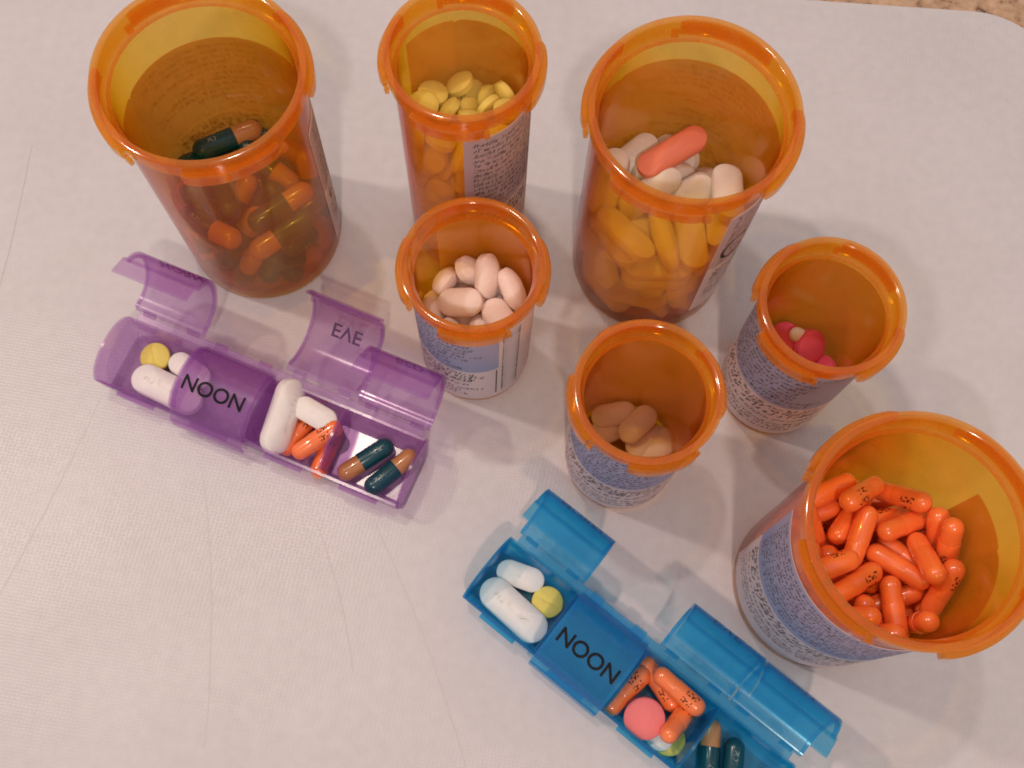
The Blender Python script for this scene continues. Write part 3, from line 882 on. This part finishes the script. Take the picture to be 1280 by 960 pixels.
 (3, 'long_white', (3.617, 12.143, 3.012), (0.994, -0.077, -0.078, -0.011), ''),
 (3, 'long_white', (3.637, 14.581, 3.390), (0.021, 0.215, -0.467, 0.858), ''),
 (3, 'long_white', (5.094, 13.323, 3.573), (0.689, 0.166, -0.365, -0.604), ''),
 (3, 'long_white', (4.330, 12.756, 3.527), (0.745, -0.071, 0.008, -0.663), ''),
 (3, 'long_white', (3.354, 15.279, 3.012), (0.050, -0.906, -0.089, -0.411), "long white tablet at the eleven o'clock side in the long tablets' bottle"),
 (3, 'long_white', (2.689, 14.941, 3.402), (0.173, -0.314, 0.933, -0.014), "long white tablet at the ten o'clock edge in the long tablets' bottle"),
 (3, 'long_white', (3.618, 12.568, 3.770), (0.412, -0.419, -0.613, 0.528), ''),
 (3, 'long_white', (2.433, 12.778, 3.243), (0.029, 0.881, -0.469, 0.048), ''),
 (3, 'long_white', (3.216, 13.885, 3.745), (0.348, -0.006, 0.515, -0.783), "long white tablet slanting uphill in the middle of the heap in the long tablets' bottle"),
 (3, 'long_white', (2.602, 12.559, 3.901), (0.200, 0.911, -0.349, -0.094), ''),
 (3, 'long_white', (2.150, 14.113, 3.695), (0.166, -0.589, 0.790, -0.044), "long white tablet at the nine o'clock edge in the long tablets' bottle"),
 (4, 'pale', (-0.192, 9.928, 3.054), (0.361, 0.309, -0.657, -0.585), ''),
 (4, 'pale', (-0.314, 10.632, 2.594), (0.872, -0.462, -0.163, 0.009), ''),
 (4, 'pale', (-1.387, 10.382, 3.111), (0.130, -0.699, -0.655, -0.256), "pale pink tablet at the seven o'clock side in the small full bottle"),
 (4, 'pale', (-0.889, 9.775, 2.713), (0.677, -0.012, -0.182, -0.713), ''),
 (4, 'pale', (-0.692, 10.745, 3.078), (0.906, -0.105, -0.177, -0.369), ''),
 (4, 'pale', (-1.446, 11.265, 2.775), (0.640, -0.434, -0.136, 0.619), 'pale pink tablet in the middle of the visible heap in the small full bottle'),
 (4, 'pale', (-1.187, 11.486, 3.358), (0.910, -0.045, 0.409, 0.046), "pale pink tablet at the eleven o'clock side in the small full bottle"),
 (4, 'pale', (-0.295, 11.247, 3.127), (0.649, -0.647, 0.337, -0.217), ''),
 (4, 'pale', (-1.395, 10.481, 2.495), (0.280, 0.194, -0.120, -0.932), ''),
 (4, 'pale', (-1.911, 9.879, 2.759), (0.606, 0.649, -0.407, -0.214), ''),
 (4, 'pale', (-2.071, 10.509, 3.184), (0.533, -0.429, 0.042, -0.728), "pale pink tablet at the eight o'clock edge in the small full bottle"),
 (4, 'pale', (-1.859, 11.181, 3.383), (0.636, 0.387, 0.667, -0.007), "pale pink tablet at the ten o'clock edge in the small full bottle"),
 (4, 'pale', (-0.801, 11.247, 3.718), (0.403, -0.564, -0.699, 0.177), "pale pink tablet at the one o'clock side in the small full bottle"),
 (4, 'pale', (-1.417, 10.481, 3.752), (0.988, 0.079, -0.130, 0.008), "pale pink tablet at the eight o'clock side in the small full bottle"),
 (4, 'pale', (-0.142, 10.916, 3.759), (0.762, -0.366, 0.302, -0.442), "pale pink tablet at the three o'clock edge in the small full bottle"),
 (4, 'pale', (-0.870, 9.796, 3.355), (0.568, -0.432, 0.244, -0.657), "pale pink tablet at the six o'clock side in the small full bottle"),
 (4, 'pale', (-0.394, 10.143, 3.664), (0.894, -0.037, 0.000, -0.446), ''),
 (4, 'pale', (-1.497, 9.686, 3.365), (0.155, 0.418, 0.202, 0.872), "pale pink tablet at the seven o'clock edge in the small full bottle"),
 (5, 'rose', (7.299, 10.758, 0.804), (0.051, 0.243, 0.341, -0.906), ''),
 (5, 'rose', (6.804, 10.457, 0.900), (0.472, -0.835, 0.277, 0.056), ''),
 (5, 'rose', (6.607, 11.054, 1.009), (0.583, -0.284, -0.648, -0.400), ''),
 (5, 'rose', (7.971, 9.609, 0.921), (0.916, -0.051, -0.389, 0.088), ''),
 (5, 'rose', (6.114, 10.340, 1.343), (0.033, -0.646, 0.138, -0.750), ''),
 (5, 'rose', (7.816, 11.022, 1.336), (0.752, -0.576, 0.309, -0.080), ''),
 (5, 'rose', (7.674, 9.273, 1.369), (0.629, 0.082, -0.471, -0.612), ''),
 (5, 'rose', (7.611, 10.368, 1.145), (0.389, -0.638, -0.647, -0.153), ''),
 (5, 'rose', (6.801, 9.879, 1.158), (0.265, -0.645, -0.716, 0.041), ''),
 (5, 'rose', (7.207, 10.882, 1.629), (0.295, -0.673, 0.635, -0.238), "rose pink tablet at the ten o'clock edge in the rose tablets' bottle"),
 (5, 'rose', (7.796, 10.597, 1.948), (0.127, 0.286, -0.221, 0.924), "rose pink tablet in the middle of the visible heap in the rose tablets' bottle"),
 (5, 'rose', (8.164, 10.064, 1.544), (0.357, -0.336, 0.840, -0.234), "rose pink tablet at the four o'clock edge in the rose tablets' bottle"),
 (5, 'tiny_white', (7.678, 9.989, 1.533), (0.520, -0.360, -0.054, 0.773), ''),
 (5, 'rose', (6.936, 9.271, 1.485), (0.843, -0.176, 0.409, -0.300), ''),
 (5, 'tiny_white', (6.553, 10.563, 1.442), (0.406, -0.526, 0.734, -0.139), ''),
 (5, 'rose', (7.232, 9.789, 1.587), (0.211, -0.499, -0.692, 0.478), ''),
 (6, 'orange', (6.973, 5.720, 0.519), (0.439, 0.015, 0.255, -0.861), ''),
 (6, 'orange', (8.152, 6.063, 0.380), (0.299, 0.921, -0.235, -0.076), ''),
 (6, 'orange', (6.573, 4.771, 0.653), (0.657, -0.178, 0.523, -0.513), ''),
 (6, 'orange', (7.964, 6.322, 0.981), (0.026, -0.171, 0.458, -0.872), ''),
 (6, 'orange', (7.089, 5.276, 1.131), (0.486, 0.649, -0.521, -0.266), ''),
 (6, 'orange', (8.288, 6.084, 1.474), (0.911, -0.282, 0.203, -0.223), ''),
 (6, 'orange', (7.699, 5.711, 3.389), (0.220, -0.072, 0.440, -0.867), "orange capsule slanting uphill at the ten o'clock edge in the orange capsules' bottle"),
 (6, 'orange', (9.339, 4.038, 2.624), (0.536, 0.077, -0.704, -0.460), ''),
 (6, 'orange', (7.554, 5.676, 1.384), (0.055, 0.299, 0.851, 0.428), ''),
 (6, 'orange', (7.113, 5.854, 1.983), (0.168, -0.337, 0.782, -0.497), ''),
 (6, 'orange', (7.901, 6.302, 2.890), (0.232, -0.959, -0.137, -0.091), ''),
 (6, 'orange', (6.617, 5.035, 2.822), (0.235, 0.590, -0.753, 0.174), ''),
 (6, 'orange', (9.446, 3.332, 3.031), (0.214, 0.332, -0.339, -0.854), ''),
 (6, 'orange', (8.627, 5.906, 2.972), (0.895, -0.199, 0.010, 0.400), ''),
 (6, 'orange', (8.301, 6.040, 2.589), (0.145, -0.343, 0.634, -0.677), ''),
 (6, 'orange', (8.970, 5.593, 2.746), (0.271, 0.063, 0.204, -0.939), ''),
 (6, 'orange', (8.463, 4.565, 2.838), (0.515, 0.754, -0.358, -0.195), ''),
 (6, 'orange', (9.236, 4.018, 3.386), (0.487, 0.618, -0.599, -0.149), ''),
 (6, 'orange', (6.897, 3.628, 2.909), (0.799, -0.360, 0.375, -0.302), ''),
 (6, 'orange', (9.927, 4.222, 3.675), (0.319, 0.705, 0.610, 0.172), ''),
 (6, 'orange', (7.376, 5.551, 2.806), (0.391, -0.067, 0.364, 0.843), ''),
 (6, 'orange', (8.074, 5.617, 4.012), (0.101, 0.449, -0.888, -0.023), ''),
 (6, 'orange', (8.804, 5.308, 3.276), (0.739, -0.614, -0.195, 0.198), ''),
 (6, 'orange', (7.511, 6.177, 3.440), (0.065, 0.359, -0.367, -0.855), ''),
 (6, 'orange', (9.437, 3.239, 4.535), (0.330, 0.649, 0.340, -0.596), "orange capsule seen end on at the five o'clock edge in the orange capsules' bottle"),
 (6, 'orange', (8.459, 3.220, 4.183), (0.430, 0.748, -0.130, -0.488), "orange capsule slanting downhill at the seven o'clock side in the orange capsules' bottle"),
 (6, 'orange', (6.654, 5.186, 3.321), (0.597, 0.523, 0.592, 0.141), ''),
 (6, 'orange', (8.858, 6.250, 3.435), (0.760, -0.620, 0.186, -0.053), "orange capsule slanting downhill at the twelve o'clock side in the orange capsules' bottle"),
 (6, 'orange', (9.941, 4.018, 4.583), (0.606, 0.521, -0.001, 0.601), "orange capsule at the four o'clock edge of the heap in the orange capsules' bottle"),
 (6, 'orange', (8.709, 4.635, 3.791), (0.191, 0.200, 0.697, 0.661), ''),
 (6, 'orange', (8.737, 3.816, 3.374), (0.562, -0.058, -0.045, 0.824), ''),
 (6, 'orange', (9.003, 3.784, 3.951), (0.087, -0.204, 0.973, 0.066), "orange capsule at the five o'clock side of the heap in the orange capsules' bottle"),
 (6, 'orange', (7.005, 3.498, 3.425), (0.116, 0.891, -0.379, -0.223), ''),
 (6, 'orange', (8.297, 2.898, 4.571), (0.870, 0.422, -0.230, 0.112), "orange capsule at the six o'clock edge of the heap in the orange capsules' bottle"),
 (6, 'orange', (8.890, 3.490, 4.417), (0.313, 0.687, -0.567, -0.331), "orange capsule at the six o'clock side of the heap in the orange capsules' bottle"),
 (6, 'orange', (9.220, 6.134, 4.327), (0.816, 0.344, -0.463, -0.026), "orange capsule at the one o'clock side of the heap in the orange capsules' bottle"),
 (6, 'orange', (7.191, 3.317, 3.950), (0.418, 0.839, -0.267, -0.225), ''),
 (6, 'orange', (8.041, 5.306, 3.552), (0.176, 0.196, -0.613, -0.745), "orange capsule slanting uphill at the nine o'clock side in the orange capsules' bottle"),
 (6, 'orange', (7.306, 4.274, 4.882), (0.763, -0.605, -0.064, 0.219), "orange capsule lying level at the nine o'clock side in the orange capsules' bottle"),
 (6, 'orange', (10.039, 4.972, 4.847), (0.425, 0.613, 0.009, -0.666), "orange capsule at the three o'clock edge of the heap in the orange capsules' bottle"),
 (6, 'orange', (7.517, 3.696, 3.938), (0.257, -0.238, -0.376, 0.858), ''),
 (6, 'orange', (9.457, 5.185, 3.642), (0.122, 0.277, -0.575, -0.760), ''),
 (6, 'orange', (7.820, 4.628, 3.713), (0.459, -0.045, -0.887, 0.007), "orange capsule seen end on at the nine o'clock edge in the orange capsules' bottle"),
 (6, 'orange', (8.052, 4.156, 4.035), (0.102, -0.129, -0.647, -0.745), "orange capsule lying level at the seven o'clock side in the orange capsules' bottle"),
 (6, 'orange', (9.348, 4.728, 4.080), (0.056, -0.945, 0.315, -0.075), ''),
 (6, 'orange', (7.168, 5.628, 3.827), (0.443, -0.869, -0.212, 0.064), "orange capsule lying level at the ten o'clock edge in the orange capsules' bottle"),
 (6, 'orange', (7.469, 6.132, 4.266), (0.120, 0.218, -0.862, -0.442), "orange capsule slanting uphill at the eleven o'clock edge in the orange capsules' bottle"),
 (6, 'orange', (6.589, 4.667, 4.119), (0.255, -0.666, -0.691, 0.120), ''),
 (6, 'orange', (7.073, 5.326, 4.342), (0.503, 0.666, 0.052, -0.548), "orange capsule slanting downhill at the ten o'clock edge in the orange capsules' bottle"),
 (6, 'orange', (6.590, 4.618, 4.622), (0.260, -0.656, -0.697, 0.130), ''),
 (6, 'orange', (9.262, 5.492, 4.332), (0.301, -0.920, -0.160, 0.195), "orange capsule lying level in the middle of the heap in the orange capsules' bottle"),
 (6, 'orange', (9.113, 5.725, 3.906), (0.232, -0.044, -0.582, -0.778), "orange capsule lying level at the twelve o'clock side in the orange capsules' bottle"),
 (6, 'orange', (7.700, 3.216, 4.697), (0.294, 0.925, -0.054, 0.234), "orange capsule lying level at the seven o'clock edge in the orange capsules' bottle"),
 (6, 'orange', (9.532, 4.649, 4.794), (0.337, -0.660, 0.258, -0.620), "orange capsule at the three o'clock side of the heap in the orange capsules' bottle"),
 (6, 'orange', (8.164, 5.091, 4.414), (0.209, 0.784, 0.539, 0.227), ''),
 (6, 'orange', (7.959, 3.996, 4.604), (0.901, 0.305, 0.203, 0.234), "orange capsule at the eight o'clock side of the heap in the orange capsules' bottle"),
 (6, 'orange', (8.045, 4.026, 3.245), (0.682, 0.237, -0.679, -0.133), "orange capsule seen end on at the seven o'clock edge in the orange capsules' bottle"),
 (6, 'orange', (7.073, 4.226, 4.401), (0.581, -0.437, 0.352, -0.589), "orange capsule lying upright at the nine o'clock edge in the orange capsules' bottle"),
 (6, 'orange', (9.938, 5.295, 4.456), (0.213, -0.594, -0.612, -0.478), "orange capsule at the two o'clock side of the heap in the orange capsules' bottle"),
 (6, 'orange', (8.198, 6.084, 4.588), (0.254, -0.302, 0.042, -0.918), "orange capsule lying level at the eleven o'clock edge in the orange capsules' bottle"),
 (6, 'orange', (9.027, 4.477, 4.405), (0.191, 0.211, 0.888, 0.360), ''),
 (1, 'teal_large', (-7.940, 12.647, 0.430), (0.013, 0.040, -0.950, -0.309), ''),
 (1, 'teal_large', (-7.272, 14.142, 1.039), (0.062, -0.248, 0.942, -0.217), ''),
 (1, 'teal_large', (-6.700, 13.003, 0.439), (0.460, -0.715, 0.442, -0.284), ''),
 (1, 'teal_large', (-6.945, 12.820, 0.985), (0.517, -0.501, 0.564, -0.404), ''),
 (1, 'teal_large', (-7.025, 15.364, 1.030), (0.093, 0.068, 0.584, 0.804), ''),
 (1, 'teal_large', (-8.610, 13.641, 1.109), (0.902, -0.241, -0.162, -0.319), ''),
 (1, 'teal_large', (-8.232, 13.145, 0.756), (0.986, 0.132, -0.098, -0.008), ''),
 (1, 'teal_large', (-5.933, 13.053, 1.490), (0.190, -0.515, 0.462, -0.697), ''),
 (1, 'teal_large', (-6.268, 12.581, 1.086), (0.326, -0.337, -0.112, -0.876), ''),
 (1, 'teal_large', (-5.797, 14.102, 0.675), (0.493, -0.420, -0.667, 0.367), ''),
 (1, 'teal_large', (-7.424, 12.086, 1.266), (0.539, -0.206, 0.763, 0.292), ''),
 (1, 'teal_large', (-6.656, 14.280, 1.640), (0.070, -0.680, -0.730, 0.022), ''),
 (1, 'teal_large', (-8.372, 15.125, 1.307), (0.320, 0.222, 0.125, -0.913), ''),
 (1, 'teal_large', (-7.553, 12.647, 2.005), (0.309, -0.338, 0.870, -0.184), ''),
 (1, 'teal_large', (-8.855, 13.174, 1.622), (0.720, -0.425, 0.224, -0.501), ''),
 (1, 'teal_large', (-7.792, 14.584, 1.146), (0.089, 0.971, 0.180, 0.132), ''),
 (1, 'teal_large', (-6.146, 14.277, 1.308), (0.560, 0.328, 0.010, -0.761), ''),
 (1, 'teal_large', (-6.176, 13.379, 2.077), (0.479, 0.807, 0.210, 0.275), ''),
 (1, 'teal_large', (-8.997, 14.193, 2.061), (0.737, 0.216, 0.513, 0.383), ''),
 (1, 'teal_large', (-8.019, 12.685, 1.219), (0.377, -0.916, -0.073, -0.119), ''),
 (1, 'teal_large', (-7.557, 15.031, 1.883), (0.339, 0.192, -0.797, -0.461), ''),
 (1, 'teal_large', (-7.932, 14.232, 1.653), (0.965, 0.225, -0.063, 0.122), ''),
 (1, 'teal_large', (-8.207, 12.443, 2.390), (0.760, 0.586, -0.234, -0.152), ''),
 (1, 'teal_large', (-8.569, 13.422, 2.535), (0.587, -0.253, -0.604, -0.476), ''),
 (1, 'teal_large', (-7.126, 13.638, 1.937), (0.254, -0.846, -0.277, -0.379), ''),
 (1, 'teal_large', (-6.360, 12.588, 2.452), (0.832, -0.434, -0.172, 0.298), ''),
 (1, 'teal_large', (-7.819, 13.498, 2.106), (0.109, 0.513, -0.745, -0.411), ''),
 (1, 'teal_large', (-6.943, 15.359, 2.285), (0.130, 0.089, 0.116, 0.981), "teal and tan capsule at the three o'clock edge in the tall amber bottle"),
 (1, 'teal_large', (-8.755, 14.712, 2.398), (0.539, 0.045, -0.614, -0.575), "teal and tan capsule at the eight o'clock edge in the tall amber bottle"),
 (1, 'teal_large', (-5.811, 14.410, 2.067), (0.726, 0.298, 0.296, -0.545), ''),
 (1, 'teal_large', (-6.412, 13.243, 2.772), (0.122, -0.317, 0.899, -0.277), ''),
 (1, 'teal_large', (-8.116, 12.394, 3.023), (0.229, -0.101, -0.024, 0.968), ''),
 (1, 'teal_large', (-6.989, 14.617, 2.393), (0.030, 0.286, 0.781, 0.554), "teal and tan capsule at the three o'clock side in the tall amber bottle"),
 (1, 'teal_large', (-8.019, 13.652, 2.696), (0.715, 0.444, -0.374, -0.390), ''),
 (1, 'teal_large', (-8.090, 15.112, 2.775), (0.282, -0.041, -0.012, -0.958), 'teal and tan capsule in the middle of the heap in the tall amber bottle'),
 (3, 'coral', (2.330, 13.806, 2.500), (0.835, 0.156, 0.299, -0.435), ''),
 (5, 'tiny_white', (7.518, 10.799, 2.100), (0.973, 0.000, 0.000, -0.233), "tiny white tablet at the eleven o'clock side in the rose tablets' bottle"),
 (7, 'peach', (2.794, 8.746, 0.670), (0.993, 0.005, -0.043, 0.111), "pale peach tablet at the ten o'clock edge in the peach tablets' bottle"),
 (7, 'peach', (3.423, 8.452, 0.910), (0.914, 0.023, -0.053, 0.401), "pale peach tablet in the middle of the visible heap in the peach tablets' bottle"),
 (7, 'peach', (3.725, 8.110, 0.480), (0.969, 0.004, -0.017, 0.245), "pale peach tablet at the five o'clock side in the peach tablets' bottle"),
 (7, 'peach', (2.640, 8.319, 0.430), (0.970, 0.003, -0.010, 0.244), "pale peach tablet at the nine o'clock edge in the peach tablets' bottle"),
 (7, 'peach', (3.276, 7.438, 0.420), (1.000, 0.000, 0.000, 0.004), ''),
 (7, 'peach', (2.520, 7.455, 0.420), (0.857, 0.000, 0.000, -0.516), ''),
 (7, 'peach', (4.127, 7.993, 0.560), (0.898, 0.036, -0.075, 0.431), "pale peach tablet at the four o'clock edge in the peach tablets' bottle"),
]
for n, kind, loc, rot, label in PILE:
    add_pill(kind, loc, rot, label or LAB[(n, kind)], GROUP[n])
